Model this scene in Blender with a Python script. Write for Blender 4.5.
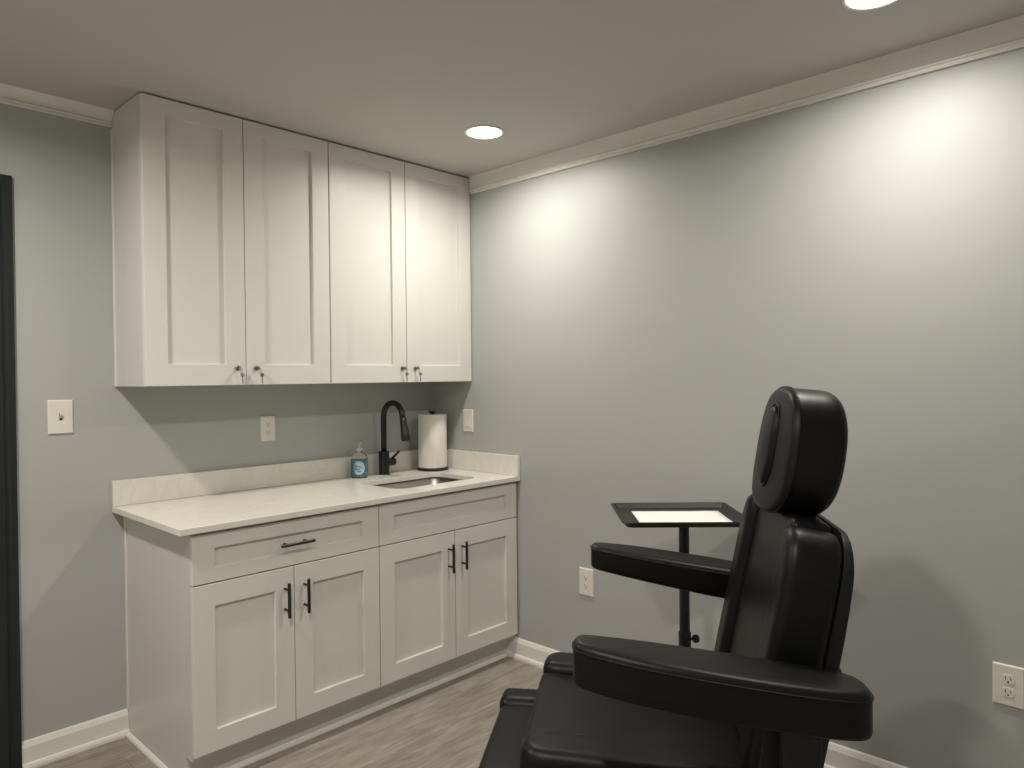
import bpy, bmesh, math, random
from mathutils import Vector, Matrix, noise
for o in list(bpy.data.objects): bpy.data.objects.remove(o, do_unlink=True)
SC = bpy.context.scene; COL = SC.collection
PI = math.pi

# ------------------------------------------------------------------ camera, world, exposure
cam_data = bpy.data.cameras.new('camera'); cam = bpy.data.objects.new('camera', cam_data); COL.objects.link(cam)
SC.camera = cam
CP = Vector((-2.5846, -3.0605, 1.3962)); YAW, PITCH, ROLL = 0.8100, -0.01038, -0.01016
_f = Vector((math.sin(YAW)*math.cos(PITCH), math.cos(YAW)*math.cos(PITCH), math.sin(PITCH)))
_r0 = Vector((math.cos(YAW), -math.sin(YAW), 0)); _u0 = _r0.cross(_f)
_r = math.cos(ROLL)*_r0 + math.sin(ROLL)*_u0; _u = -math.sin(ROLL)*_r0 + math.cos(ROLL)*_u0
cam.matrix_world = Matrix(((_r.x, _u.x, -_f.x, CP.x), (_r.y, _u.y, -_f.y, CP.y), (_r.z, _u.z, -_f.z, CP.z), (0, 0, 0, 1)))
cam_data.sensor_fit = 'HORIZONTAL'; cam_data.sensor_width = 36.0
cam_data.lens = 717.34/1024*36.0; cam_data.clip_start = 0.02; cam_data.clip_end = 50

w = bpy.data.worlds.new('night'); SC.world = w; w.use_nodes = True
w.node_tree.nodes['Background'].inputs[0].default_value = (0.02, 0.025, 0.035, 1)
w.node_tree.nodes['Background'].inputs[1].default_value = 0.3

vs = SC.view_settings
vs.view_transform = 'Standard'; vs.look = 'None'; vs.gamma = 1.0; vs.use_curve_mapping = False
vs.exposure = 1.2
LAMP_W = (5.0, 5.1, 8.8, 8.4)                  # watts of the recessed lamps
LAMP_COL = (1.0, 0.935, 0.83)
LAMP_SPREAD = math.radians(165)
LAMPS = [(-0.435, -0.866), (-0.449, -2.424), (-2.44, -2.39), (-2.44, -0.87)]

# ------------------------------------------------------------------ materials
def mat(name, col, rough=0.5, metal=0.0, spec=0.5, bump=None, coat=0.0, trans=0.0, ior=1.45, emis=None):
    m = bpy.data.materials.new(name); m.use_nodes = True
    nt = m.node_tree; b = nt.nodes['Principled BSDF']
    b.inputs['Base Color'].default_value = (*col, 1); b.inputs['Roughness'].default_value = rough
    b.inputs['Metallic'].default_value = metal; b.inputs['Specular IOR Level'].default_value = spec
    b.inputs['Coat Weight'].default_value = coat; b.inputs['Transmission Weight'].default_value = trans
    b.inputs['IOR'].default_value = ior
    if emis:
        b.inputs['Emission Color'].default_value = (*emis[0], 1); b.inputs['Emission Strength'].default_value = emis[1]
    if bump:
        sc, st, det = bump
        tc = nt.nodes.new('ShaderNodeTexCoord'); n = nt.nodes.new('ShaderNodeTexNoise'); bp = nt.nodes.new('ShaderNodeBump')
        n.inputs['Scale'].default_value = sc; n.inputs['Detail'].default_value = det
        bp.inputs['Strength'].default_value = st; bp.inputs['Distance'].default_value = 0.002
        nt.links.new(tc.outputs['Object'], n.inputs['Vector']); nt.links.new(n.outputs['Fac'], bp.inputs['Height'])
        nt.links.new(bp.outputs['Normal'], b.inputs['Normal'])
    return m

M_wall = mat('wall_paint', (0.41, 0.420, 0.412), 0.46, spec=0.30, bump=(70, 0.10, 3))
M_ceil = mat('ceiling_paint', (0.56, 0.548, 0.52), 0.75, spec=0.3, bump=(60, 0.08, 3))
M_trim = mat('trim_paint', (0.76, 0.74, 0.69), 0.35)
M_cab = mat('cabinet_paint', (0.70, 0.69, 0.645), 0.38, spec=0.3)
M_carc = mat('cabinet_side', (0.60, 0.605, 0.58), 0.36)
M_blackmetal = mat('matte_black_metal', (0.010, 0.011, 0.012), 0.38, spec=0.5)
M_blackplastic = mat('black_plastic', (0.012, 0.013, 0.014), 0.5)
M_leather = mat('black_vinyl', (0.0045, 0.0047, 0.0045), 0.40, spec=0.24, bump=(420, 0.12, 4))
M_shell = mat('black_back_vinyl', (0.009, 0.0095, 0.0095), 0.5, spec=0.3, bump=(420, 0.12, 4))
M_frame = mat('black_powder_coat', (0.006, 0.006, 0.007), 0.5)
M_chrome = mat('chrome', (0.75, 0.75, 0.73), 0.18, metal=1.0)
M_nickel = mat('dark_nickel', (0.30, 0.29, 0.27), 0.3, metal=1.0)
M_plate = mat('plate_plastic', (0.72, 0.69, 0.62), 0.35)
M_slot = mat('slot_dark', (0.03, 0.028, 0.025), 0.6)
M_door = mat('black_door_paint', (0.015, 0.019, 0.020), 0.36)
M_paper = mat('white_paper', (0.86, 0.84, 0.80), 0.8, spec=0.2)
M_towel = mat('paper_towel', (0.80, 0.77, 0.70), 0.95, spec=0.1, bump=(180, 0.4, 2))
M_glass = mat('clear_plastic', (0.93, 0.96, 0.97), 0.06, trans=1.0, ior=1.3)
M_soap = mat('blue_soap', (0.13, 0.25, 0.32), 0.2, spec=0.5)
M_label = mat('pale_label', (0.42, 0.58, 0.68), 0.5)
M_labelmark = mat('label_mark', (0.16, 0.30, 0.42), 0.5)
M_pump = mat('pump_plastic', (0.80, 0.82, 0.80), 0.25, trans=0.5)
M_lens = mat('lamp_lens', (0.9, 0.9, 0.9), 0.5, emis=((1.0, 0.98, 0.95), 9.0))

def quartz():
    m = mat('quartz', (0.8, 0.77, 0.7), 0.22, spec=0.5); nt = m.node_tree; b = nt.nodes['Principled BSDF']
    tc = nt.nodes.new('ShaderNodeTexCoord'); n = nt.nodes.new('ShaderNodeTexNoise'); n.inputs['Scale'].default_value = 1.5
    n.inputs['Detail'].default_value = 8; n.inputs['Roughness'].default_value = 0.62; n.inputs['Distortion'].default_value = 1.4
    r = nt.nodes.new('ShaderNodeValToRGB')
    e = r.color_ramp.elements
    e[0].position = 0.0; e[0].color = (0.74, 0.715, 0.65, 1); e[1].position = 1.0; e[1].color = (0.74, 0.715, 0.65, 1)
    for p, c in ((0.472, (0.738, 0.713, 0.648, 1)), (0.5, (0.695, 0.67, 0.61, 1)), (0.520, (0.738, 0.713, 0.648, 1))):
        k = r.color_ramp.elements.new(p); k.color = c
    nt.links.new(tc.outputs['Object'], n.inputs['Vector']); nt.links.new(n.outputs['Fac'], r.inputs['Fac'])
    nt.links.new(r.outputs['Color'], b.inputs['Base Color'])
    return m
M_quartz = quartz()

def steel():
    m = mat('brushed_steel', (0.36, 0.345, 0.31), 0.34, metal=1.0); nt = m.node_tree; b = nt.nodes['Principled BSDF']
    tc = nt.nodes.new('ShaderNodeTexCoord'); mp = nt.nodes.new('ShaderNodeMapping'); mp.inputs['Scale'].default_value = (60, 60, 2)
    n = nt.nodes.new('ShaderNodeTexNoise'); n.inputs['Scale'].default_value = 3; n.inputs['Detail'].default_value = 2
    mr = nt.nodes.new('ShaderNodeMapRange'); mr.inputs['To Min'].default_value = 0.3; mr.inputs['To Max'].default_value = 0.5
    nt.links.new(tc.outputs['Object'], mp.inputs['Vector']); nt.links.new(mp.outputs['Vector'], n.inputs['Vector'])
    nt.links.new(n.outputs['Fac'], mr.inputs['Value']); nt.links.new(mr.outputs['Result'], b.inputs['Roughness'])
    return m
M_steel = steel()

def planks():
    m = mat('vinyl_planks', (0.3, 0.26, 0.22), 0.45, spec=0.4); nt = m.node_tree; b = nt.nodes['Principled BSDF']
    N = nt.nodes.new; L = nt.links.new
    tc = N('ShaderNodeTexCoord')
    br = N('ShaderNodeTexBrick'); br.offset = 0.37; br.inputs['Scale'].default_value = 1.0
    br.inputs['Brick Width'].default_value = 1.22; br.inputs['Row Height'].default_value = 0.18
    br.inputs['Mortar Size'].default_value = 0.0008; br.inputs['Mortar Smooth'].default_value = 0.3
    br.inputs['Color1'].default_value = (0.0, 0, 0, 1); br.inputs['Color2'].default_value = (1, 1, 1, 1); br.inputs['Mortar'].default_value = (0.5, 0.5, 0.5, 1)
    br.inputs['Bias'].default_value = 0.0
    L(tc.outputs['Object'], br.inputs['Vector'])
    mp = N('ShaderNodeMapping'); mp.inputs['Scale'].default_value = (3.0, 16, 1); L(tc.outputs['Object'], mp.inputs['Vector'])
    # shift the grain per plank
    ad = N('ShaderNodeVectorMath'); ad.operation = 'MULTIPLY_ADD'; ad.inputs[1].default_value = (7, 3, 0)
    L(br.outputs['Color'], ad.inputs[0]); L(mp.outputs['Vector'], ad.inputs[2])
    n = N('ShaderNodeTexNoise'); n.inputs['Scale'].default_value = 1.0; n.inputs['Detail'].default_value = 6; n.inputs['Roughness'].default_value = 0.68; n.inputs['Distortion'].default_value = 1.0
    L(ad.outputs['Vector'], n.inputs['Vector'])
    mp2 = N('ShaderNodeMapping'); mp2.inputs['Scale'].default_value = (9, 75, 1); L(tc.outputs['Object'], mp2.inputs['Vector'])
    n2 = N('ShaderNodeTexNoise'); n2.inputs['Scale'].default_value = 1.0; n2.inputs['Detail'].default_value = 4; L(mp2.outputs['Vector'], n2.inputs['Vector'])
    mx = N('ShaderNodeMath'); mx.operation = 'MULTIPLY_ADD'; mx.inputs[1].default_value = 0.5; L(n2.outputs['Fac'], mx.inputs[0]); L(n.outputs['Fac'], mx.inputs[2])
    mx2 = N('ShaderNodeMath'); mx2.operation = 'MULTIPLY_ADD'; mx2.inputs[1].default_value = 0.10; L(br.outputs['Color'], mx2.inputs[0]); L(mx.outputs[0], mx2.inputs[2])
    r = N('ShaderNodeValToRGB'); e = r.color_ramp.elements
    e[0].position = 0.55; e[0].color = (0.185, 0.160, 0.135, 1); e[1].position = 1.0; e[1].color = (0.37, 0.325, 0.28, 1)
    k = e.new(0.78); k.color = (0.272, 0.236, 0.20, 1)
    L(mx2.outputs[0], r.inputs['Fac'])
    dk = N('ShaderNodeMixRGB'); dk.blend_type = 'MULTIPLY'; dk.inputs['Color2'].default_value = (0.45, 0.42, 0.4, 1)
    L(br.outputs['Fac'], dk.inputs['Fac']); L(r.outputs['Color'], dk.inputs['Color1']); L(dk.outputs['Color'], b.inputs['Base Color'])
    bp = N('ShaderNodeBump'); bp.inputs['Strength'].default_value = 0.15; bp.inputs['Distance'].default_value = 0.001
    L(mx.outputs[0], bp.inputs['Height']); L(bp.outputs['Normal'], b.inputs['Normal'])
    return m
M_floor = planks()

# ------------------------------------------------------------------ helpers
def thing(name, label, cat, loc=(0, 0, 0), rz=0.0, group=None):
    o = bpy.data.objects.new(name, None); COL.objects.link(o); o.location = loc; o.rotation_euler = (0, 0, rz)
    o.empty_display_size = 0.05
    o['label'] = label; o['category'] = cat
    if group: o['group'] = group
    return o

def tag(o, label, cat, group=None):
    o['label'] = label; o['category'] = cat
    if group: o['group'] = group
    return o

def obj(name, bm, m, parent=None, smooth=False, bevel=0.0, label=None, seg=2, keep=False):
    bmesh.ops.recalc_face_normals(bm, faces=bm.faces)
    me = bpy.data.meshes.new(name); bm.to_mesh(me); bm.free()
    o = bpy.data.objects.new(name, me); COL.objects.link(o)
    me.materials.append(m)
    if smooth:
        for p in me.polygons: p.use_smooth = True
    if bevel:
        b = o.modifiers.new('bevel', 'BEVEL'); b.width = bevel; b.segments = seg; b.limit_method = 'ANGLE'; b.angle_limit = 0.6
    if parent: o.parent = parent
    if label: o['label'] = label
    return o

def struct(name, bm, m, parent=None, bevel=0.0, smooth=False):
    o = obj(name, bm, m, parent, smooth=smooth, bevel=bevel)
    if parent is None: o['kind'] = 'structure'
    return o

def box(bm, x0, x1, y0, y1, z0, z1):
    v = [bm.verts.new(p) for p in ((x0, y0, z0), (x1, y0, z0), (x1, y1, z0), (x0, y1, z0), (x0, y0, z1), (x1, y0, z1), (x1, y1, z1), (x0, y1, z1))]
    for f in ((3, 2, 1, 0), (4, 5, 6, 7), (0, 1, 5, 4), (1, 2, 6, 5), (2, 3, 7, 6), (3, 0, 4, 7)): bm.faces.new([v[i] for i in f])
    return v

def boxb(*a):
    bm = bmesh.new(); box(bm, *a); return bm

def extrude_profile(bm, prof, p0, p1, out, up=Vector((0, 0, 1))):
    """prof: list of (distance out of the wall, height); swept from p0 to p1."""
    p0 = Vector(p0); p1 = Vector(p1); out = Vector(out)
    a = [bm.verts.new(p0 + out*d + up*h) for d, h in prof]; b = [bm.verts.new(p1 + out*d + up*h) for d, h in prof]
    n = len(prof)
    for i in range(n):
        j = (i+1) % n; bm.faces.new((a[i], a[j], b[j], b[i]))
    bm.faces.new(a[::-1]); bm.faces.new(b)

def lathe(bm, prof, c=(0, 0, 0), axis=(0, 0, 1), n=32):
    """prof: (radius, height) pairs along the axis."""
    q = Vector((0, 0, 1)).rotation_difference(Vector(axis).normalized()).to_matrix(); c = Vector(c)
    rings = []
    for r, h in prof:
        if r < 1e-6: rings.append([bm.verts.new(c + q @ Vector((0, 0, h)))]); continue
        rings.append([bm.verts.new(c + q @ Vector((r*math.cos(2*PI*i/n), r*math.sin(2*PI*i/n), h))) for i in range(n)])
    for A, B in zip(rings, rings[1:]):
        if len(A) == 1 and len(B) == 1: continue
        for i in range(n):
            j = (i+1) % n
            if len(A) == 1: bm.faces.new((A[0], B[j], B[i]))
            elif len(B) == 1: bm.faces.new((A[i], A[j], B[0]))
            else: bm.faces.new((A[i], A[j], B[j], B[i]))
    if len(rings[0]) > 1: bm.faces.new(rings[0][::-1])
    if len(rings[-1]) > 1: bm.faces.new(rings[-1])

def tube(bm, pts, rad, n=12, closed=False, caps=True):
    pts = [Vector(p) for p in pts]; N = len(pts)
    rr = rad if isinstance(rad, (list, tuple)) else [rad]*N
    T = []
    for i in range(N):
        a = pts[(i-1) % N] if (closed or i > 0) else pts[i]; b = pts[(i+1) % N] if (closed or i < N-1) else pts[i]
        T.append((b-a).normalized())
    u = T[0].orthogonal().normalized(); rings = []
    for i in range(N):
        u = (u - T[i]*u.dot(T[i])).normalized(); v = T[i].cross(u)
        rings.append([bm.verts.new(pts[i] + (u*math.cos(2*PI*k/n) + v*math.sin(2*PI*k/n))*rr[i]) for k in range(n)])
    for i in range(N if closed else N-1):
        A, B = rings[i], rings[(i+1) % N]
        for k in range(n):
            l = (k+1) % n; bm.faces.new((A[k], A[l], B[l], B[k]))
    if caps and not closed: bm.faces.new(rings[0][::-1]); bm.faces.new(rings[-1])

def rrect(hx, hy, r, n=6, cx=0.0, cy=0.0, rs=None):
    """rounded rectangle outline, counter-clockwise; rs = radii for corners (+x+y, -x+y, -x-y, +x-y)"""
    rs = rs or (r, r, r, r); out = []
    for k, (sx, sy) in enumerate(((1, 1), (-1, 1), (-1, -1), (1, -1))):
        q = rs[k]
        for i in range(n+1):
            a = (k + i/n)*PI/2
            out.append((cx + sx*(hx-q) + q*math.cos(a), cy + sy*(hy-q) + q*math.sin(a)))
    return out

def densify(pts, step):
    out = []
    for i in range(len(pts)):
        a = Vector(pts[i]); b = Vector(pts[(i+1) % len(pts)]); d = (b-a).length
        k = max(1, int(d/step))
        for j in range(k): out.append(tuple(a + (b-a)*(j/k)))
    return out

def inset(pts, d):
    n = len(pts); out = []
    for i in range(n):
        a = Vector(pts[i-1]); b = Vector(pts[i]); c = Vector(pts[(i+1) % n])
        t = (c-a).normalized(); out.append(tuple(b + Vector((-t.y, t.x))*d))
    return out

def pad(bm, outline, T, r, dome=0.0, fmap=None, back_r=None, rings=5, crown_pow=2.0):
    """upholstered pad: outline (ccw) in the (a, b) plane, thickness T along c (front at c = 0, back at c = -T)."""
    n = len(outline); back_r = r if back_r is None else back_r
    cen = (sum(p[0] for p in outline)/n, sum(p[1] for p in outline)/n)
    layers = []                                                    # (points2d, c)
    K = 5
    top = inset(outline, r)
    hx_ = max(abs(p[0]-cen[0]) for p in top); hy_ = max(abs(p[1]-cen[1]) for p in top)
    def dm(p): return dome*max(0.0, 1-((p[0]-cen[0])/hx_)**2)*max(0.0, 1-((p[1]-cen[1])/hy_)**2)
    for s in [i/rings for i in range(1, rings+1)]:                 # front cap outwards
        layers.append(([(cen[0]+(p[0]-cen[0])*s, cen[1]+(p[1]-cen[1])*s) for p in top], None))
    for k in range(1, K+1):
        a = k/K*PI/2; layers.append((inset(outline, r*(1-math.sin(a))), -r*(1-math.cos(a))))
    for k in range(1, 5): layers.append((outline, -r - (T-r-back_r)*k/4))
    for k in range(1, K+1):
        a = k/K*PI/2; layers.append((inset(outline, back_r*(1-math.cos(a))), -T + back_r*(1-math.sin(a))))
    bot = inset(outline, back_r)
    for s in (0.66, 0.33): layers.append(([(cen[0]+(p[0]-cen[0])*s, cen[1]+(p[1]-cen[1])*s) for p in bot], -T))
    f = fmap or (lambda a, b, c: (a, b, c))
    rv = [[bm.verts.new(f(p[0], p[1], dm(p) if c is None else c)) for p in pts] for pts, c in layers]
    c0 = bm.verts.new(f(cen[0], cen[1], dome)); c1 = bm.verts.new(f(cen[0], cen[1], -T))
    for i in range(n):
        j = (i+1) % n
        bm.faces.new((c0, rv[0][i], rv[0][j])); bm.faces.new((c1, rv[-1][j], rv[-1][i]))
        for A, B in zip(rv, rv[1:]): bm.faces.new((A[i], B[i], B[j], A[j]))

# ------------------------------------------------------------------ the setting
CZ = 2.44; XL = -3.30; YF = -3.55
DX0, DX1, DH = -2.86, -2.045, 2.035            # door opening in the back wall
struct('floor', boxb(XL-0.1, 0.1, YF-0.1, 0.1, -0.06, 0.0), M_floor)
struct('ceiling', boxb(XL-0.1, 0.1, YF-0.1, 0.1, CZ, CZ+0.06), M_ceil)
bm = bmesh.new()
box(bm, XL-0.1, DX0, 0.0, 0.1, 0, CZ); box(bm, DX1, 0.1, 0.0, 0.1, 0, CZ); box(bm, DX0, DX1, 0.0, 0.1, DH, CZ)
struct('wall_back', bm, M_wall)
struct('wall_right', boxb(0.0, 0.1, YF-0.1, 0.0, 0, CZ), M_wall)
struct('wall_left', boxb(XL-0.1, XL, YF-0.1, 0.0, 0, CZ), M_trim)  # unseen wall; pale trim paint chosen to bounce more light to the ceiling
struct('wall_front', boxb(XL, 0.0, YF-0.1, YF, 0, CZ), M_wall)

base_prof = [(0, 0), (0.026, 0), (0.026, 0.010), (0.022, 0.019), (0.014, 0.022), (0.013, 0.078), (0.0115, 0.081), (0.006, 0.095), (0.002, 0.099), (0, 0.099)]
def baseboard(name, p0, p1, out):
    bm = bmesh.new(); extrude_profile(bm, base_prof, p0, p1, out); return struct(name, bm, M_trim)
baseboard('baseboard_right', (0, -0.560, 0), (0, YF, 0), (-1, 0, 0))
baseboard('baseboard_back', (-1.596, 0, 0), (-1.952, 0, 0), (0, -1, 0))
baseboard('baseboard_left', (XL, 0, 0), (XL, YF, 0), (1, 0, 0))
baseboard('baseboard_front', (XL, YF, 0), (0, YF, 0), (0, 1, 0))
crown_prof = [(0, -0.090), (0.011, -0.090), (0.014, -0.086), (0.010, -0.081), (0.010, -0.078), (0.017, -0.075), (0.018, -0.070), (0.012, -0.065), (0.010, -0.060), (0.010, -0.035), (0.012, -0.015), (0.016, 0), (0, 0)]
crown_small = [(d*1.1 + (0.02*(1+h/0.06) if h > -0.06 and d > 0 else 0), h*0.64) for d, h in crown_prof]
bm = bmesh.new(); extrude_profile(bm, crown_prof, (0, -0.318, CZ), (0, YF, CZ), (-1, 0, 0)); struct('trim_1', bm, M_trim)
bm = bmesh.new(); extrude_profile(bm, crown_small, (-1.622, 0, CZ), (XL, 0, CZ), (0, -1, 0)); struct('trim_2', bm, M_trim)
# quarter-round along the plinth of the base cabinets
qr = [(0, 0)] + [(0.014*math.cos(a*PI/12), 0.016*math.sin(a*PI/12)) for a in range(0, 7)]
bm = bmesh.new(); extrude_profile(bm, qr, (-1.597, -0.563, 0), (-0.028, -0.563, 0), (0, -1, 0)); struct('trim_3', bm, M_trim)
bm = bmesh.new(); extrude_profile(bm, qr, (-1.5975, -0.028, 0), (-1.5975, -0.581, 0), (-1, 0, 0)); struct('trim_4', bm, M_trim)

# black door and casing at the left edge
d = obj('door_1', boxb(DX0+0.004, DX1-0.004, 0.030, 0.066, 0.008, DH-0.004), M_door, bevel=0.002); d['kind'] = 'structure'
cas = [(0, 0), (0.017, 0), (0.019, 0.006), (0.019, 0.020), (0.013, 0.026), (0.013, 0.032), (0.017, 0.038), (0.016, 0.062), (0.012, 0.068), (0.012, 0.086), (0.008, 0.092), (0, 0.092)]
bm = bmesh.new()
def casing_run(bm, pts):
    """mitred sweep of the casing profile along corner points; profile width grows away from the opening."""
    rings = []
    for P, o in pts: rings.append([bm.verts.new((P[0] + o[0]*h, -dd, P[1] + o[1]*h)) for dd, h in [(a, 0.092-b) for a, b in cas]])
    for A, B in zip(rings, rings[1:]):
        n = len(A)
        for i in range(n): bm.faces.new((A[i], A[(i+1) % n], B[(i+1) % n], B[i]))
    bm.faces.new(rings[0]); bm.faces.new(rings[-1][::-1])
casing_run(bm, [((DX1, 0.0), (1, 0)), ((DX1, DH), (1, 1)), ((DX0, DH), (-1, 1)), ((DX0, 0.0), (-1, 0))])
c = obj('casing', bm, M_door, d)
bm = bmesh.new(); box(bm, DX1-0.004, DX1, 0.0, 0.1, 0, DH); box(bm, DX0, DX0+0.004, 0.0, 0.1, 0, DH); box(bm, DX0, DX1, 0, 0.1, DH-0.004, DH)
obj('jamb', bm, M_door, d)
bm = bmesh.new(); lathe(bm, [(0.027, 0), (0.027, 0.006), (0.010, 0.008), (0.010, 0.035), (0.024, 0.042), (0.027, 0.055), (0.020, 0.064), (0, 0.066)], (DX0+0.07, 0.030, 0.95), (0, -1, 0), 20)
obj('door_knob', bm, M_nickel, d, smooth=True)

# ------------------------------------------------------------------ recessed lamps
lamp_labels = ['white round recessed ceiling lamp nearest the wall cabinets and the corner', 'white round recessed ceiling lamp cut by the top edge of the photo, near right wall',
               'white round recessed ceiling lamp above the photographer, away from both visible walls', 'white round recessed ceiling lamp near the black door, above the left wall stretch']
for (lx, ly), watts, lab in zip(LAMPS, LAMP_W, lamp_labels):
    t = thing('ceiling_light', lab, 'ceiling light', (lx, ly, CZ), 0, 'recessed ceiling lamps')
    bm = bmesh.new(); lathe(bm, [(0.073, -0.002), (0.075, -0.005), (0.083, -0.005), (0.086, -0.003), (0.087, 0.0), (0.073, 0.0), (0.073, -0.002)], n=48)
    bmesh.ops.delete(bm, geom=[f for f in bm.faces if len(f.verts) > 4], context='FACES_ONLY')
    obj('trim_ring', bm, M_trim, t, smooth=True)
    bm = bmesh.new(); lathe(bm, [(0.073, -0.0005), (0.073, -0.0022), (0.06, -0.003), (0, -0.0034)], n=48)
    obj('lens', bm, M_lens, t, smooth=True)
    ld = bpy.data.lights.new('lamp_glow', 'AREA'); ld.shape = 'DISK'; ld.size = 0.146; ld.energy = watts; ld.color = LAMP_COL; ld.spread = LAMP_SPREAD
    lo = bpy.data.objects.new('lamp_glow', ld); COL.objects.link(lo); lo.parent = t; lo.location = (0, 0, -0.006)

# ------------------------------------------------------------------ cabinets
def shaker(x0, x1, z0, z1, yf, sl, sr, rt, rb, depth=0.013, th=0.020):
    """shaker front facing -y with a recessed centre panel"""
    bm = bmesh.new()
    e = 0.0012
    def ring(xa, xb, za, zb, y): return [bm.verts.new(p) for p in ((xa, y, za), (xb, y, za), (xb, y, zb), (xa, y, zb))]
    back = ring(x0, x1, z0, z1, yf+th); side = ring(x0, x1, z0, z1, yf+e); fr = ring(x0+e, x1-e, z0+e, z1-e, yf)
    ix0, ix1, iz0, iz1 = x0+sl, x1-sr, z0+rb, z1-rt
    i0 = ring(ix0, ix1, iz0, iz1, yf); i1 = ring(ix0+e, ix1-e, iz0+e, iz1-e, yf+e); i2 = ring(ix0+e*1.5, ix1-e*1.5, iz0+e*1.1, iz1-e*1.5, yf+depth)
    for A, B in ((back, side), (side, fr), (fr, i0), (i0, i1), (i1, i2)):
        for k in range(4): bm.faces.new((A[k], A[(k+1) % 4], B[(k+1) % 4], B[k]))
    bm.faces.new(i2); bm.faces.new(back[::-1])
    return bm

def bar_pull(name, parent, p, vertical=True, L=0.127):
    bm = bmesh.new(); x, y, z = p; so = 0.034
    a = Vector((0, 0, 1)) if vertical else Vector((1, 0, 0)); c = Vector((x, y-so, z))
    tube(bm, [c - a*L/2, c + a*L/2], 0.006, 14)
    for s in (-1, 1):
        q = c + a*s*L*0.30
        tube(bm, [q, q + Vector((0, so+0.001, 0))], 0.0045, 10)
    return obj(name, bm, M_blackmetal, parent, smooth=False, bevel=0.0008, label='matte black bar handle')

G = 0.0016                                     # half gap between fronts
YD = -0.633; ZB0, ZB1 = 0.124, 0.700; ZD0, ZD1 = 0.7045, 0.872
def base_cabinet(x0, x1, label, seam, left_end=False, sink=False):
    t = thing('base_cabinet', label, 'cabinet', ((x0+x1)/2, -0.30, 0), 0, 'white base cabinets under the counter')
    ox, oy = (x0+x1)/2, -0.30
    def loc(bm):
        bmesh.ops.translate(bm, verts=bm.verts, vec=(-ox, -oy, 0)); return bm
    bm = bmesh.new(); th = 0.016; yb = -0.003
    # open-topped box with side panels notched for the toe kick
    for xs in (x0, x1-th):
        pts = [(yb, 0.0), (-0.560, 0.0), (-0.560, 0.105), (-0.612, 0.105), (-0.612, 0.878), (yb, 0.878)]
        a = [bm.verts.new((xs, y, z)) for y, z in pts]; b = [bm.verts.new((xs+th, y, z)) for y, z in pts]
        for i in range(6): bm.faces.new((a[i], a[(i+1) % 6], b[(i+1) % 6], b[i]))
        bm.faces.new(a[::-1]); bm.faces.new(b)
    box(bm, x0+th, x1-th, -0.612, yb, 0.105, 0.121); box(bm, x0+th, x1-th, yb-0.012, yb, 0.121, 0.878)
    box(bm, x0+th, x1-th, -0.612, -0.594, 0.121, 0.165); box(bm, x0+th, x1-th, -0.612, -0.594, 0.850, 0.878)
    box(bm, x0+th, x1-th, -0.612, -0.594, 0.685, 0.718)
    obj('carcass', loc(bm), M_carc, t, bevel=0.001)
    obj('toe_kick', loc(boxb(x0+th, x1-th, -0.560, -0.544, 0.0, 0.105)), M_carc, t)
    if left_end:
        obj('scribe_strip', loc(boxb(x0-0.005, x0, -0.018, -0.001, 0.10, 0.878)), M_cab, t, bevel=0.001)
    fx0, fx1 = x0 + (0.001 if left_end else G), x1 - G
    r = 0.004 if sink else 0
    dr = obj('drawer_front', loc(shaker(fx0, fx1-r, ZD0, ZD1, YD, 0.076, 0.078, 0.050, 0.050)), M_cab, t)
    d1 = obj('door', loc(shaker(fx0, seam-G, ZB0, ZB1, YD, 0.075, 0.075, 0.077, 0.073)), M_cab, t)
    d2 = obj('door', loc(shaker(seam+G, fx1-r, ZB0, ZB1, YD, 0.075, 0.075, 0.077, 0.073)), M_cab, t)
    for dd, hx in ((d1, seam-0.0395), (d2, seam+0.040)): bar_pull('handle', dd, (hx-ox, YD-oy, 0.586))
    if not sink: bar_pull('handle', dr, (x0+0.376-ox, YD-oy, 0.789), vertical=False, L=0.134)
    return t
base_cabinet(-1.595, -0.8355, 'white shaker base cabinet on the left, its drawer fitted with a black bar handle', -1.220, left_end=True)
base_cabinet(-0.8345, -0.006, 'white shaker base cabinet under the sink, with a plain handleless top front', -0.419, sink=True)

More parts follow.
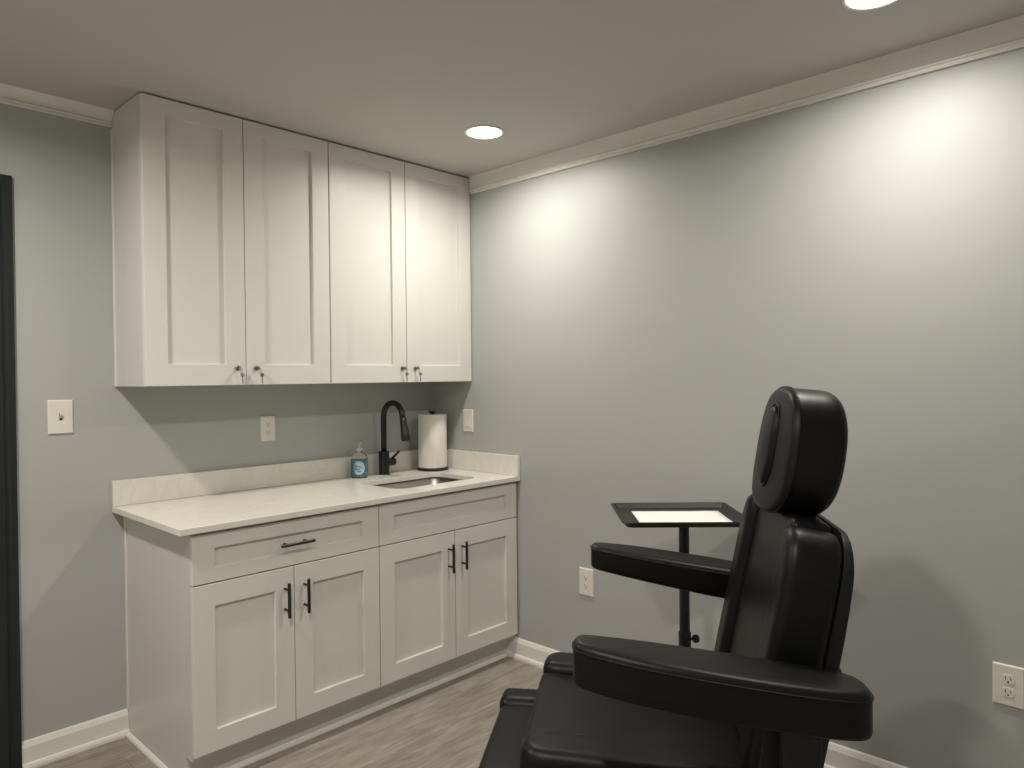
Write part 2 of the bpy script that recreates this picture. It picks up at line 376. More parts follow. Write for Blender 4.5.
YU = -0.314; ZU0, ZU1 = 1.373, 2.432
def wall_cabinet(x0, x1, label, seam, left_end=False):
    ox, oy = (x0+x1)/2, -0.15
    t = thing('wall_cabinet', label, 'cabinet', (ox, oy, ZU0), 0, 'white wall cabinets under the ceiling')
    def loc(bm):
        bmesh.ops.translate(bm, verts=bm.verts, vec=(-ox, -oy, -ZU0)); return bm
    bm = bmesh.new(); th = 0.016
    yc = YU+0.0205
    box(bm, x0, x0+th, yc, -0.001, ZU0, ZU1+0.004); box(bm, x1-th, x1, yc, -0.001, ZU0, ZU1+0.004)
    box(bm, x0+th, x1-th, yc, -0.001, ZU0+0.012, ZU0+0.028); box(bm, x0+th, x1-th, yc, -0.001, ZU1-0.012, ZU1+0.004)
    box(bm, x0+th, x1-th, -0.013, -0.001, ZU0+0.028, ZU1-0.012)
    box(bm, x0+th, x1-th, yc+0.02, yc+0.28, (ZU0+ZU1)/2, (ZU0+ZU1)/2+0.016)
    box(bm, x0+th, x1-th, yc, yc+0.018, ZU0, ZU0+0.012)
    obj('carcass', loc(bm), M_carc, t, bevel=0.001)
    if left_end:
        obj('scribe_strip', loc(boxb(x0-0.005, x0, -0.018, -0.001, ZU0, 2.375)), M_cab, t, bevel=0.001)
    ds = []
    for a, b in ((x0 + (0.001 if left_end else G), seam-G), (seam+G, x1-G)):
        ds.append(obj('door', loc(shaker(a, b, ZU0+0.001, ZU1, YU, 0.080, 0.078, 0.060, 0.080)), M_cab, t))
    lx = (seam-0.037, seam+0.041) if left_end else (seam-0.030, seam+0.049)
    for dd, x in zip(ds, lx):
        bm = bmesh.new(); lathe(bm, [(0.0105, 0), (0.0105, 0.003), (0.0085, 0.007), (0.004, 0.0075)], (x-ox, YU-oy, 1.441-ZU0), (0, -1, 0), 20)
        obj('lock', bm, M_nickel, dd, smooth=False, bevel=0.0005, label='dark metal cam lock')
    return [(x, YU-0.0077, 1.441) for x in lx]
locks = wall_cabinet(-1.621, -0.8515, 'white two-door wall cabinet on the left, with an exposed end panel', -1.239, left_end=True)
locks += wall_cabinet(-0.8495, -0.004, 'white two-door wall cabinet on the right, against the right wall', -0.431)

key_labels = ['small metal key and ring in the lock of the leftmost wall cabinet door', 'small metal key and ring in the second wall cabinet door from left',
              'small metal key and ring in the third wall cabinet door from left', 'small metal key and ring in the lock of the rightmost wall cabinet door']
for i, (p, lab) in enumerate(zip(locks, key_labels)):
    t = thing('cabinet_key', lab, 'key', p, 0, 'keys in the wall cabinet locks')
    bm = bmesh.new(); box(bm, -0.0012, 0.0012, -0.010, 0.0, -0.003, 0.003)
    lathe(bm, [(0.0, 0), (0.009, 0), (0.009, 0.002), (0.0, 0.002)], (-0.001, -0.017, 0), (1, 0, 0.15), 16)
    obj('key', bm, M_nickel, t, bevel=0.0003)
    bm = bmesh.new(); rc = Vector((0.004, -0.017, -0.012))
    tube(bm, [rc + Vector((0.006*math.cos(a), 0.002, 0.011*math.sin(a))) for a in [2*PI*k/24 for k in range(24)]], 0.0009, 6, closed=True)
    obj('key_ring', bm, M_chrome, t, smooth=True)
    bm = bmesh.new(); sx = 0.010 + 0.004*(i % 2)
    lathe(bm, [(0, 0), (0.008, 0), (0.008, 0.002), (0, 0.002)], (sx, -0.016, -0.028), (0.35 if i == 1 else 0.9, 1, 0), 16)
    tube(bm, [(sx, -0.015, -0.034), (sx+0.002, -0.014, -0.062)], 0.0022, 6)
    obj('spare_key', bm, M_nickel, t)

# ------------------------------------------------------------------ countertop with splashes and sink cut-out
ZC0, ZC1 = 0.8825, 0.906
SX0, SX1, SY0, SY1 = -0.655, -0.170, -0.530, -0.215
ct = thing('countertop', 'cream quartz countertop with low splashes along both walls, holding the sink', 'countertop', (-0.82, -0.33, ZC0))
bm = bmesh.new()
outer = [(-1.642, -0.654), (-0.002, -0.654), (-0.002, -0.001), (-1.642, -0.001)]
hole = rrect((SX1-SX0)/2, (SY1-SY0)/2, 0.05, 6, (SX0+SX1)/2, (SY0+SY1)/2)
def slab_with_hole(bm, outer, hole, z0, z1):
    from mathutils.geometry import tessellate_polygon
    H = hole[::-1]; allp = outer + H
    tris = tessellate_polygon([[Vector((x, y, 0)) for x, y in outer], [Vector((x, y, 0)) for x, y in H]])
    T = [bm.verts.new((x, y, z1)) for x, y in allp]; B = [bm.verts.new((x, y, z0)) for x, y in allp]
    for t in tris: bm.faces.new([T[i] for i in t]); bm.faces.new([B[i] for i in t][::-1])
    n = len(outer)
    for i in range(n): j = (i+1) % n; bm.faces.new((B[i], B[j], T[j], T[i]))
    m = len(H)
    for i in range(m): j = n+(i+1) % m; bm.faces.new((B[n+i], B[j], T[j], T[n+i]))
slab_with_hole(bm, outer, hole, ZC0, ZC1)
bmesh.ops.translate(bm, verts=bm.verts, vec=(0.82, 0.33, -ZC0))
obj('slab', bm, M_quartz, ct, bevel=0.002)
bm = boxb(-1.642, -0.0225, -0.021, -0.001, ZC1+0.0005, ZC1+0.100); bmesh.ops.translate(bm, verts=bm.verts, vec=(0.82, 0.33, -ZC0))
obj('backsplash', bm, M_quartz, ct, bevel=0.0015)
bm = boxb(-0.022, -0.002, -0.654, -0.001, ZC1+0.0005, ZC1+0.100); bmesh.ops.translate(bm, verts=bm.verts, vec=(0.82, 0.33, -ZC0))
obj('side_splash', bm, M_quartz, ct, bevel=0.0015)

# undermount sink
sc_ = ((SX0+SX1)/2, (SY0+SY1)/2)
sk = thing('sink', 'stainless steel undermount sink set in the cream counter', 'sink', (sc_[0], sc_[1], 0.69))
bm = bmesh.new(); hx, hy = (SX1-SX0)/2+0.004, (SY1-SY0)/2+0.004
lay = [(rrect(hx+0.02, hy+0.02, 0.06, 6), 0.1915), (rrect(hx, hy, 0.052, 6), 0.1915), (rrect(hx-0.004, hy-0.004, 0.05, 6), 0.03), (rrect(hx-0.010, hy-0.010, 0.048, 6), 0.012), (rrect(hx-0.026, hy-0.026, 0.04, 6), 0.003), (rrect(0.045, 0.045, 0.0449, 6), 0.0)]
rv = [[bm.verts.new((x, y, z)) for x, y in pts] for pts, z in lay]
for A, B in zip(rv, rv[1:]):
    for i in range(len(A)): j = (i+1) % len(A); bm.faces.new((A[i], A[j], B[j], B[i]))
bm.faces.new(rv[-1])
o = obj('bowl', bm, M_steel, sk, smooth=True); s = o.modifiers.new('thickness', 'SOLIDIFY'); s.thickness = 0.0012; s.offset = -1
bm = bmesh.new(); lathe(bm, [(0.0, 0.0032), (0.030, 0.0032), (0.034, 0.0045), (0.042, 0.0035), (0.043, 0.0015)], n=32)
obj('drain', bm, M_chrome, sk, smooth=True)

# faucet
FX, FY = -0.400, -0.078
fa = thing('faucet', 'matte black gooseneck pull-down faucet behind the sink', 'faucet', (FX, FY, ZC1+0.0003))
bm = bmesh.new(); lathe(bm, [(0.029, 0), (0.029, 0.003), (0.0265, 0.005), (0.0265, 0.115), (0.025, 0.118), (0.0165, 0.119)], n=32)
obj('body', bm, M_blackmetal, fa, bevel=0.0005)
R_ = 0.079; zc = 0.286
pts = [(0, 0, 0.112), (0, 0, 0.18), (0, 0, 0.24), (0, 0, zc)]
for k in range(1, 13):
    a = PI - (PI*0.97)*k/12; pts.append((0, -(R_ + R_*math.cos(a)), zc + R_*math.sin(a)))
bm = bmesh.new(); tube(bm, pts, 0.0145, 18); obj('spout', bm, M_blackmetal, fa, smooth=True)
e0 = Vector(pts[-1]); dr_ = (Vector(pts[-1]) - Vector(pts[-2])).normalized()
bm = bmesh.new(); tube(bm, [e0 - dr_*0.002, e0 + dr_*0.02, e0 + dr_*0.045, e0 + dr_*0.085, e0 + dr_*0.112, e0 + dr_*0.117], [0.0155, 0.0163, 0.018, 0.0215, 0.0225, 0.019], 22)
obj('spray_head', bm, M_blackmetal, fa, smooth=True, label='flared black spray head')
bm = bmesh.new(); tube(bm, [(0.020, 0, 0.060), (0.062, 0, 0.060)], 0.020, 24); tube(bm, [(0.062, 0, 0.060), (0.066, 0, 0.060)], 0.018, 24)
hd = obj('handle_hub', bm, M_blackmetal, fa, bevel=0.001)
bm = bmesh.new(); tube(bm, [(0.046, -0.003, 0.074), (0.062, -0.008, 0.090), (0.086, -0.016, 0.112)], [0.0075, 0.0065, 0.0055], 12)
obj('lever', bm, M_blackmetal, hd, smooth=True)

# paper towel holder + roll
TX, TY = -0.118, -0.125
th_ = thing('paper_towel_holder', 'black paper towel holder standing in the counter corner', 'paper towel holder', (TX, TY, ZC1+0.0003))
bm = bmesh.new(); lathe(bm, [(0.082, 0), (0.083, 0.003), (0.083, 0.010), (0.080, 0.013), (0, 0.013)], n=48); obj('base', bm, M_blackmetal, th_, smooth=False, bevel=0.001)
bm = bmesh.new(); lathe(bm, [(0.007, 0.012), (0.007, 0.298), (0.017, 0.299), (0.019, 0.306), (0.016, 0.312), (0, 0.312)], n=24); obj('rod', bm, M_blackmetal, th_)
tr = thing('paper_towel_roll', 'white paper towel roll standing upright on the black holder', 'paper towel', (TX, TY, ZC1+0.0143))
bm = bmesh.new(); lathe(bm, [(0.022, 0.0), (0.074, 0.0), (0.0755, 0.003), (0.0755, 0.277), (0.074, 0.280), (0.022, 0.280), (0.022, 0.0)], n=64)
bmesh.ops.delete(bm, geom=[f for f in bm.faces if len(f.verts) > 4], context='FACES_ONLY')
obj('roll', bm, M_towel, tr, smooth=False, bevel=0)
tr.children[0].data.polygons.foreach_set('use_smooth', [abs(p.normal.z) < 0.5 for p in tr.children[0].data.polygons])
bm = bmesh.new()
for k, (A, B) in enumerate([((0.0757*math.cos(a), 0.0757*math.sin(a)), (0.0762*math.cos(a), 0.0762*math.sin(a))) for a in [-2.6 + 0.02*k for k in range(30)]]):
    if k: 
        q = prevq; nq = [bm.verts.new((*A, 0.002)), bm.verts.new((*B, 0.002)), bm.verts.new((*B, 0.278)), bm.verts.new((*A, 0.278))]
        for i in range(4): bm.faces.new((q[i], q[(i+1) % 4], nq[(i+1) % 4], nq[i]))
        prevq = nq
    else: prevq = [bm.verts.new((*A, 0.002)), bm.verts.new((*B, 0.002)), bm.verts.new((*B, 0.278)), bm.verts.new((*A, 0.278))]
obj('loose_sheet', bm, M_towel, tr)

# soap bottle
sb = thing('soap_bottle', 'clear pump bottle of blue hand soap left of the faucet', 'soap bottle', (-0.552, -0.082, ZC1+0.0003), math.radians(-46.4))
def oval_loft(bm, lay, n=36, p=2.6):
    rv = []
    for a, b, z in lay:
        rv.append([bm.verts.new((a*math.copysign(abs(math.cos(t))**(2/p), math.cos(t)), b*math.copysign(abs(math.sin(t))**(2/p), math.sin(t)), z)) for t in [2*PI*i/n for i in range(n)]])
    for A, B in zip(rv, rv[1:]):
        for i in range(n): j = (i+1) % n; bm.faces.new((A[i], A[j], B[j], B[i]))
    bm.faces.new(rv[0][::-1]); bm.faces.new(rv[-1])
bm = bmesh.new(); oval_loft(bm, [(0.036, 0.022, 0), (0.041, 0.026, 0.004), (0.042, 0.027, 0.05), (0.041, 0.026, 0.095), (0.036, 0.022, 0.111), (0.024, 0.016, 0.120), (0.014, 0.013, 0.124), (0.013, 0.013, 0.134)])
obj('bottle', bm, M_glass, sb, smooth=True)
bm = bmesh.new(); oval_loft(bm, [(0.034, 0.020, 0.003), (0.039, 0.0242, 0.007), (0.040, 0.0248, 0.05), (0.0395, 0.0245, 0.088), (0.0390, 0.0240, 0.090)])
obj('soap', bm, M_soap, sb, smooth=True, label='blue liquid soap')
bm = bmesh.new()
n = 36; f0 = bm.verts.new((0.004, -0.0276, 0.050)); ring = [bm.verts.new((0.004 + 0.028*math.cos(2*PI*i/n), -0.0276 + 0.0045*abs(math.cos(2*PI*i/n))**3, 0.050 + 0.033*math.sin(2*PI*i/n))) for i in range(n)]
for i in range(n): bm.faces.new((f0, ring[i], ring[(i+1) % n]))
lb = obj('label', bm, M_label, sb, label='round pale blue label'); s = lb.modifiers.new('thickness', 'SOLIDIFY'); s.thickness = 0.0004
bm = bmesh.new()
for (x, z, a, b) in ((-0.006, 0.060, 0.008, 0.004), (0.010, 0.056, 0.005, 0.005), (0.0, 0.044, 0.010, 0.003), (0.006, 0.034, 0.012, 0.004), (-0.012, 0.048, 0.004, 0.006)):
    c0 = bm.verts.new((x, -0.0284, z)); rg = [bm.verts.new((x + a*math.cos(2*PI*i/12), -0.0284, z + b*math.sin(2*PI*i/12))) for i in range(12)]
    for i in range(12): bm.faces.new((c0, rg[i], rg[(i+1) % 12]))
obj('label_print', bm, M_labelmark, lb)
bm = bmesh.new(); lathe(bm, [(0.0155, 0.132), (0.0155, 0.148), (0.008, 0.150), (0.006, 0.152), (0.006, 0.166), (0.011, 0.167), (0.011, 0.174), (0.004, 0.176)], n=24)
tube(bm, [(0, 0, 0.171), (0, -0.02, 0.171), (0, -0.034, 0.167)], [0.005, 0.0045, 0.0035], 10)
obj('pump', bm, M_pump, sb, smooth=False, bevel=0.0005)

# ------------------------------------------------------------------ switches and outlets
def wall_plate(kind, name, label, cat, pos, normal, wd, ht, group=None):
    """built facing -y, then turned to the wall's normal"""
    rz = 0.0 if normal == 'back' else -PI/2
    t = thing(name, label, cat, pos, rz, group)
    hw, hh = wd/2, ht/2
    bm = bmesh.new(); f = [(-hw, -hh, 0), (hw, -hh, 0), (hw, hh, 0), (-hw, hh, 0)]
    lay = [(1, 0), (1, 0.002), (0.93, 0.0058), (0.90, 0.0064)]
    rv = []
    for s, y in lay:
        e = (1-s)*hw; rv.append([bm.verts.new((x - math.copysign(e, x), -y, z - math.copysign(e, z))) for x, z, _ in f])
    for A, B in zip(rv, rv[1:]):
        for i in range(4): bm.faces.new((A[i], A[(i+1) % 4], B[(i+1) % 4], B[i]))
    bm.faces.new(rv[-1]); bm.faces.new(rv[0][::-1])
    obj('plate', bm, M_plate, t, bevel=0.0006)
    y = -0.0066
    def disc(bm, x, z, r, th=0.0008, yy=y, n=16): lathe(bm, [(r, 0), (r, th), (r*0.7, th*1.3), (0, th*1.3)], (x, yy+0.0004, z), (0, -1, 0), n)
    def screw(z):
        bm = bmesh.new(); disc(bm, 0, z, 0.0034); obj('screw', bm, M_plate, t)
        
    if kind == 'toggle':
        for z in (0.030, -0.030): screw(z)
        bm = boxb(-0.0052, 0.0052, -0.0070, -0.0060, -0.0125, 0.0125); fr = obj('toggle_slot', bm, M_slot, t, label='dark slot of the toggle')
        bm = bmesh.new(); v = box(bm, -0.0042, 0.0042, -0.018, -0.006, -0.005, 0.005)
        for q in v:
            if q.co.y < -0.01: q.co.z += 0.012; q.co.x *= 0.8
        obj('toggle', bm, M_plate, t, bevel=0.001)
    elif kind == 'rocker':
        bm = boxb(-0.0168, 0.0168, -0.0072, -0.006, -0.0335, 0.0335); obj('surround', bm, M_plate, t, bevel=0.0005)
        bm = bmesh.new(); v = box(bm, -0.0145, 0.0145, -0.0085, -0.006, -0.031, 0.031)
        for q in v:
            if q.co.y < -0.008: q.co.y += 0.0035 if q.co.z > 0 else -0.002
        obj('rocker', bm, M_plate, t, bevel=0.0006)
        for z in (0.0485, -0.0485): screw(z)
    else:
        if kind == 'decora':
            bm = boxb(-0.0168, 0.0168, -0.0076, -0.006, -0.0335, 0.0335); obj('receptacle', bm, M_plate, t, bevel=0.0005)
            cz = (0.0185, -0.0185); yy = -0.0076
            for z in (0.0485, -0.0485): screw(z)
        else:
            cz = (0.0195, -0.0195); yy = -0.0086
            for z in cz:
                bm = bmesh.new(); pts = [(0.0172*math.cos(a), max(-0.0142, min(0.0142, 0.0172*math.sin(a)))) for a in [2*PI*i/40 for i in range(40)]]
                A = [bm.verts.new((x, -0.006, z+zz)) for x, zz in pts]; B = [bm.verts.new((x*0.97, yy, z+zz*0.97)) for x, zz in pts]
                for i in range(40): bm.faces.new((A[i], A[(i+1) % 40], B[(i+1) % 40], B[i]))
                bm.faces.new(B)
                obj('receptacle', bm, M_plate, t)
            screw(0.0)
        for z in cz:
            bm = bmesh.new()
            box(bm, -0.0080, -0.0056, yy-0.0003, yy+0.001, z-0.001, z+0.0075); box(bm, 0.0054, 0.0078, yy-0.0003, yy+0.001, z-0.001, z+0.0065)
            lathe(bm, [(0.0028, 0), (0.0028, 0.0012), (0, 0.0012)], (0, yy+0.0009, z-0.0075), (0, -1, 0), 14)
            obj('slots', bm, M_slot, t, label='dark prong slots')
        if kind == 'decora' :
            bm = boxb(-0.006, 0.006, yy-0.0006, yy, -0.0025, 0.0025); obj('test_button', bm, M_plate, t)
    return t
wall_plate('toggle', 'light_switch', 'white toggle switch plate on the back wall beside the black door', 'light switch', (-1.811, -0.0006, 1.263), 'back', 0.084, 0.127)
wall_plate('decora', 'wall_outlet', 'white outlet on the back wall between the counter and wall cabinets', 'outlet', (-0.988, -0.0006, 1.171), 'back', 0.072, 0.116)
wall_plate('rocker', 'light_switch', 'white rocker switch on the right wall above the side splash', 'light switch', (-0.0006, -0.281, 1.166), 'right', 0.074, 0.118)
wall_plate('decora', 'wall_outlet', 'white outlet low on the right wall behind the far armrest', 'outlet', (-0.0006, -1.057, 0.459), 'right', 0.082, 0.125)
wall_plate('duplex', 'wall_outlet', 'white duplex outlet low on the right wall, at the right edge of the photo', 'outlet', (-0.0006, -2.654, 0.451), 'right', 0.082, 0.125)

# ------------------------------------------------------------------ tray stand
TRZ = 0.922
E1 = math.radians(-48.0)
tcx, tcy = -0.391, -1.758
ts = thing('instrument_stand', 'black wheeled instrument stand with a shallow tray top, behind the treatment chair', 'tray stand', (tcx, tcy, 0), E1)
bm = bmesh.new()
lay = [(rrect(0.160, 0.136, 0.012, 4), TRZ-0.0185), (rrect(0.186, 0.157, 0.016, 4), TRZ-0.019), (rrect(0.191, 0.162, 0.018, 4), TRZ-0.017), (rrect(0.202, 0.173, 0.016, 4), TRZ-0.002), (rrect(0.211, 0.182, 0.016, 4), TRZ-0.001), (rrect(0.212, 0.183, 0.016, 4), TRZ-0.004), (rrect(0.208, 0.179, 0.016, 4), TRZ-0.006), (rrect(0.194, 0.165, 0.016, 4), TRZ-0.021), (rrect(0.184, 0.155, 0.016, 4), TRZ-0.0235)]
rv = [[bm.verts.new((x, y, z)) for x, y in pts] for pts, z in lay]
for A, B in zip(rv, rv[1:]):
    for i in range(len(A)): j = (i+1) % len(A); bm.faces.new((A[i], A[j], B[j], B[i]))
bm.faces.new(rv[0]); bm.faces.new(rv[-1][::-1])
obj('tray', bm, M_blackplastic, ts)
PXL = (0.023, 0.0)
bm = bmesh.new(); box(bm, -0.13, 0.13, -0.012, 0.012, TRZ-0.036, TRZ-0.0237); box(bm, -0.012, 0.012, -0.10, 0.10, TRZ-0.036, TRZ-0.0237)
obj('tray_support', bm, M_blackmetal, ts, bevel=0.002)
bm = bmesh.new(); tube(bm, [(PXL[0], PXL[1], 0.40), (PXL[0], PXL[1], TRZ-0.030)], 0.0176, 24); obj('pole', bm, M_blackmetal, ts)
bm = bmesh.new(); tube(bm, [(PXL[0], PXL[1], 0.055), (PXL[0], PXL[1], 0.500)], 0.0195, 24); tube(bm, [(PXL[0], PXL[1], 0.450), (PXL[0], PXL[1], 0.502)], 0.0212, 24)
sl = obj('lower_tube', bm, M_blackmetal, ts, bevel=0.001)
kd = Vector((math.cos(0.15), math.sin(0.15), 0))
kp = Vector((PXL[0], PXL[1], 0.476))
bm = bmesh.new(); tube(bm, [kp + kd*0.018, kp + kd*0.034], 0.005, 10); tube(bm, [kp + kd*0.030, kp + kd*0.034, kp + kd*0.046, kp + kd*0.050], [0.010, 0.014, 0.014, 0.010], 18)
obj('height_knob', bm, M_blackplastic, sl)
for k in range(4):
    a = PI/4 + k*PI/2; dv = Vector((math.cos(a), math.sin(a), 0)); c0 = Vector((PXL[0], PXL[1], 0.075))
    bm = bmesh.new(); tube(bm, [c0 + dv*0.015, c0 + dv*0.12 + Vector((0, 0, -0.006)), c0 + dv*0.205 + Vector((0, 0, -0.016))], [0.016, 0.014, 0.012], 14)
    lg = obj('leg', bm, M_blackmetal, ts, smooth=True)
    bm = bmesh.new(); ce = c0 + dv*0.195; side = Vector((-dv.y, dv.x, 0))
    tube(bm, [Vector((ce.x, ce.y, 0.06)), Vector((ce.x, ce.y, 0.045))], 0.006, 10)
    w0 = Vector((ce.x, ce.y, 0.0235)); tube(bm, [w0 - side*0.010, w0 + side*0.010], 0.0232, 20)
    obj('caster', bm, M_blackplastic, lg, bevel=0.001)
# paper on the tray
pl = thing('paper_liner', 'white rectangular paper sheet lying in the black tray', 'paper', (tcx, tcy, TRZ-0.0182), E1)
bm = bmesh.new(); nx, ny = 12, 8
g = [[bm.verts.new((-0.145+0.310*i/nx, -0.140+0.240*j/ny, 0.0008 + 0.0006*noise.noise(Vector((i*0.4, j*0.5, 1.7))))) for j in range(ny+1)] for i in range(nx+1)]
for i in range(nx):
    for j in range(ny): bm.faces.new((g[i][j], g[i+1][j], g[i+1][j+1], g[i][j+1]))
o = obj('sheet', bm, M_paper, pl, smooth=True); s = o.modifiers.new('thickness', 'SOLIDIFY'); s.thickness = 0.0005

# ------------------------------------------------------------------ treatment chair (local: +x forward, +y towards the camera side, z up)
ch = thing('treatment_chair', 'black vinyl reclining treatment chair with padded arms and headrest', 'treatment chair', (-0.991, -2.2605, 0), math.radians(124.59))
def hpad(name, outline, ztop, T, r, parent, dome=0.0, fm=None, m=M_leather, **k):
    bm = bmesh.new(); pad(bm, densify(outline, 0.025), T, r, dome, fmap=(fm or (lambda a, b, c: (a, b, ztop+c))), **k)
    return obj(name, bm, m, parent, smooth=True)
# seat: centre panel and two raised side bolsters
def seat_map(z0):
    return lambda a, b, c: (a, b, z0 + c + 0.012*max(0.0, (a-0.20)/0.28))
st = hpad('seat', rrect(0.245, 0.184, 0.024, 5, 0.235, 0), 0, 0.095, 0.014, ch, rings=2, fm=seat_map(0.577))
for s in (1, -1):
    hpad('seat_bolster', rrect(0.243, 0.058, 0.03, 5, 0.236, s*0.231, rs=(0.05, 0.032, 0.032, 0.032) if s > 0 else (0.032, 0.032, 0.032, 0.05)), 0, 0.120, 0.028, st, rings=3, fm=seat_map(0.600))
bm = bmesh.new(); box(bm, -0.02, 0.44, -0.25, 0.25, 0.435, 0.470); box(bm, -0.10, 0.0, -0.24, 0.24, 0.44, 0.47)
obj('seat_frame', bm, M_frame, ch, bevel=0.004)
# leg rest hanging from the seat front
def leg_map(a, b, c):                          # a: across, b: down the pad from its top, c: out
    t = math.radians(4); x, z = 0.596 + c, -b
    return (0.596 + (x-0.596)*math.cos(t) + (z)*math.sin(t)*1.0, -a, 0.500 + z*math.cos(t))
lr = bmesh.new(); pad(lr, densify([(x, y) for x, y in rrect(0.182, 0.20, 0.024, 5, 0, 0.205)], 0.025), 0.108, 0.018, 0.0, fmap=leg_map, back_r=0.004)
lro = obj('leg_rest', lr, M_leather, ch, smooth=True)
for s in (1, -1):
    bm = bmesh.new(); pad(bm, densify(rrect(0.056, 0.205, 0.03, 5, s*0.232, 0.200, rs=(0.032, 0.032, 0.045, 0.032) if s < 0 else (0.032, 0.032, 0.032, 0.045)), 0.025), 0.115, 0.026, 0.0, fmap=lambda a, b, c: leg_map(a, b, c+0.008), back_r=0.005)
    obj('leg_rest_bolster', bm, M_leather, lro, smooth=True)
for s in (-0.08, 0.08): obj('leg_rest_hinge', boxb(0.44, 0.515, s-0.02, s+0.02, 0.43, 0.46), M_frame, ch)
# backrest
RC = math.radians(11.5)
def back_map(a, b, c, x0=0.003, z0=0.575):     # a: across (+ = camera side), b: up along the back, c: forward
    return (x0 + c*math.cos(RC) - b*math.sin(RC), a, z0 + b*math.cos(RC) + c*math.sin(RC))
def bpad(name, outline, T, r, parent, c0=0.0, dome=0.0, m=M_leather, fm=None, **k):
    bm = bmesh.new(); pad(bm, densify(outline, 0.025), T, r, dome, fmap=(fm or (lambda a, b, c: back_map(a, b, c+c0))), **k)
    return obj(name, bm, m, parent, smooth=True)
BH = 0.526
bk = bpad('backrest', rrect(0.182, BH/2, 0.022, 5, 0, BH/2), 0.085, 0.014, ch, rings=2)
for s in (1, -1):
    lo_, hi_ = (0.182, 0.285) if s > 0 else (-0.285, -0.182)
    top = [(0.285, 0.045), (0.288, 0.10), (0.288, 0.36), (0.285, 0.435), (0.273, 0.480), (0.250, 0.507), (0.218, BH-0.008), (0.196, BH-0.012), (0.186, BH-0.026), (0.183, BH-0.06), (0.182, 0.2), (0.183, 0.045), (0.190, 0.015), (0.205, 0.0), (0.26, 0.0), (0.278, 0.015)]
    ol = top if s > 0 else [(-x, y) for x, y in top][::-1]
    bpad('backrest_bolster', ol, 0.110, 0.024, bk, c0=0.021)
# rear cover, bulging lower half and a hemmed lower edge
def shell_map(a, b, c):
    k = min(1.0, max(0.0, b/0.30)); th = 0.45 + 0.55*(1-k**2.2)
    cc = c*th if c < 0 else c
    return back_map(a, b+0.243, cc*0.56 - 0.0895)
sh = bpad('back_cover', rrect(0.270, 0.140, 0.02, 6, 0, 0.140, rs=(0.09, 0.09, 0.015, 0.015)), 0.062, 0.004, ch, m=M_shell, fm=shell_map, back_r=0.02)
bm = bmesh.new(); tube(bm, [shell_map(0.272, 0.004, -0.004*k) for k in range(0, 16)] , 0.0035, 8); obj('hem', bm, M_shell, sh, smooth=True)
bm = bmesh.new(); pad(bm, densify(rrect(0.235, 0.165, 0.02, 4, 0, 0.085), 0.03), 0.055, 0.008, 0.0, fmap=lambda a, b, c: back_map(a, b, c-0.0885))
obj('back_panel', bm, M_shell, ch, smooth=True)
for s in (1, -1):
    bm = bmesh.new(); box(bm, -0.10, 0.02, s*0.292-0.006, s*0.292+0.006, 0.44, 0.80)
    for v in bm.verts:
        if v.co.z > 0.6: v.co.x -= 0.055
    obj('back_hinge', bm, M_frame, ch, bevel=0.002)
for x, z in ((-0.139, 0.800), (-0.155, 0.803)):
    bm = bmesh.new(); lathe(bm, [(0.0035, 0), (0.0035, 0.004), (0, 0.005)], (x, 0.298, z), (0, 1, 0), 10)
    obj('bracket_bolt', bm, M_chrome, ch, label='small chrome bolt')
# headrest
HZ, HXF, HR = 1.221, -0.078, math.radians(9.5)
def head_map(a, b, c):
    t = (1 - min(1, (a/0.16)**2))*0.014 * (1 - min(1, max(-0.2, b/0.15))**2*0.55)
    cc = c + (t if c > -0.04 else -t*0.0)
    if c < -0.07: cc = c - 0.008*(1-min(1, (b/0.14)**2))
    return (HXF - 0.020 + cc*math.cos(HR) - b*math.sin(HR) - a*0.07, a*0.99, HZ + b*math.cos(HR) + cc*math.sin(HR)*0.6)
def superell(hx, hy, p, n=72): return [(hx*math.copysign(abs(math.cos(t))**(2/p), math.cos(t)), hy*math.copysign(abs(math.sin(t))**(2/p), math.sin(t))) for t in [2*PI*i/n for i in range(n)]]
ho = superell(0.148, 0.146, 2.9)
ho = [(x*(1.0 - 0.13*(max(0.0, y+0.04)/0.186)**1.6), y) for x, y in ho]
bm = bmesh.new(); pad(bm, ho, 0.112, 0.014, 0.0, fmap=head_map, back_r=0.034, rings=8); hr = obj('headrest', bm, M_leather, ch, smooth=True)
bm = bmesh.new(); tube(bm, [head_map(a, b, -0.012) for a, b in ho], 0.0028, 8, closed=True); obj('piping', bm, M_leather, hr, smooth=True)
io = superell(0.046, 0.092, 2.6, 48)
bm = bmesh.new(); pad(bm, io, 0.03, 0.010, 0.002, fmap=lambda a, b, c: head_map(a, b+0.008, c+0.010), rings=4); obj('face_hole_plug', bm, M_leather, hr, smooth=True)
bm = bmesh.new(); tube(bm, [head_map(a*1.10, b*1.06+0.008, 0.0005) for a, b in io], 0.003, 8, closed=True); obj('piping', bm, M_leather, hr, smooth=True)
for s in (0.07, -0.07): obj('headrest_post', boxb(-0.172, -0.150, s-0.009, s+0.009, 1.00, 1.13), M_frame, ch)
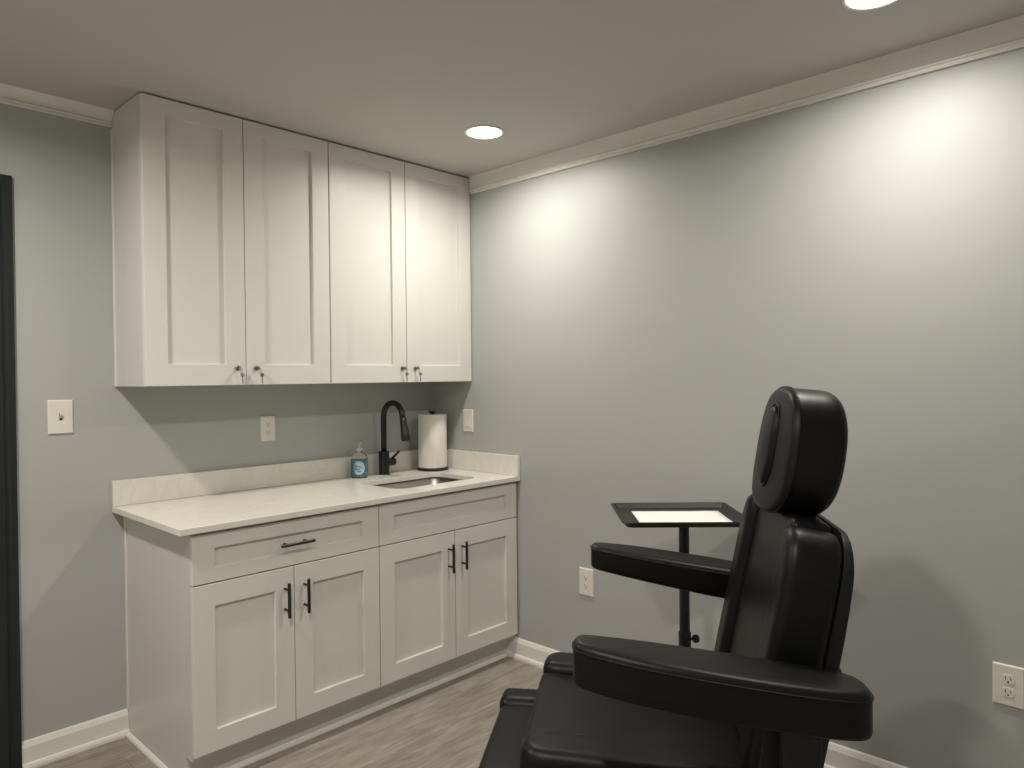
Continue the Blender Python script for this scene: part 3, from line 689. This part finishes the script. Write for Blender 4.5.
# arms
def arm_outline(s):
    pts_out = [(0.352, 0.352), (0.352, 0.392), (0.340, 0.408), (0.30, 0.424), (0.22, 0.442), (0.12, 0.452), (0.0, 0.455), (-0.10, 0.450), (-0.155, 0.440), (-0.178, 0.425), (-0.188, 0.400), (-0.188, 0.372), (-0.182, 0.350), (-0.165, 0.334), (-0.13, 0.324), (0.0, 0.318), (0.12, 0.318), (0.22, 0.322), (0.30, 0.330), (0.338, 0.338)]
    q = pts_out if s > 0 else [(x, -y) for x, y in pts_out]
    area = sum(q[i-1][0]*q[i][1]-q[i][0]*q[i-1][1] for i in range(len(q)))
    return q if area > 0 else q[::-1]
def arm_map(a, b, c):
    if b < 0: return (a, b, 0.858 + (a-0.08)*0.108 + 0.030*(a+0.03) + c*(1-0.20*max(0.0, a)/0.35))
    return (a, b, 0.858 + (a-0.08)*0.108 + c)
def smooth_poly(q, it=2):
    for _ in range(it):
        o = []
        for i in range(len(q)):
            a = Vector(q[i]); b = Vector(q[(i+1) % len(q)]); o += [tuple(a*0.75+b*0.25), tuple(a*0.25+b*0.75)]
        q = o
    return q
for s, lab in ((1, 'padded armrest nearer the camera'), (-1, 'padded armrest nearer the wall')):
    ol = smooth_poly(arm_outline(s), 2)
    bm = bmesh.new(); pad(bm, densify(ol, 0.03), 0.086, 0.016, 0.003, fmap=arm_map, back_r=0.012); ar = obj('armrest', bm, M_leather, ch, smooth=True, label=lab)
    bm = bmesh.new(); tube(bm, [arm_map(a, b, -0.014) for a, b in ol], 0.0022, 8, closed=True); obj('piping', bm, M_leather, ar, smooth=True)
    bm = bmesh.new(); b_ = s*0.345
    v = box(bm, -0.112, -0.040, b_-0.014, b_+0.014, 0.46, 0.775)
    for q in v:
        if q.co.z > 0.6: q.co.z += (q.co.x)*0.108
    box(bm, -0.105, -0.045, min(s*0.24, s*0.345), max(s*0.24, s*0.345), 0.44, 0.47)
    obj('arm_bracket', bm, M_frame, ch, bevel=0.003)
# pedestal
bm = bmesh.new(); pad(bm, densify(rrect(0.26, 0.19, 0.05, 5, 0.16, 0), 0.05), 0.07, 0.02, 0.0, fmap=lambda a, b, c: (a, b, 0.071+c), back_r=0.004); obj('base', bm, M_frame, ch, smooth=True)
bm = bmesh.new(); box(bm, 0.06, 0.26, -0.09, 0.09, 0.068, 0.30); pd = obj('column', bm, M_frame, ch, bevel=0.01)
bm = bmesh.new(); box(bm, 0.075, 0.245, -0.075, 0.075, 0.29, 0.437); obj('lift_post', bm, M_chrome, pd, bevel=0.006)
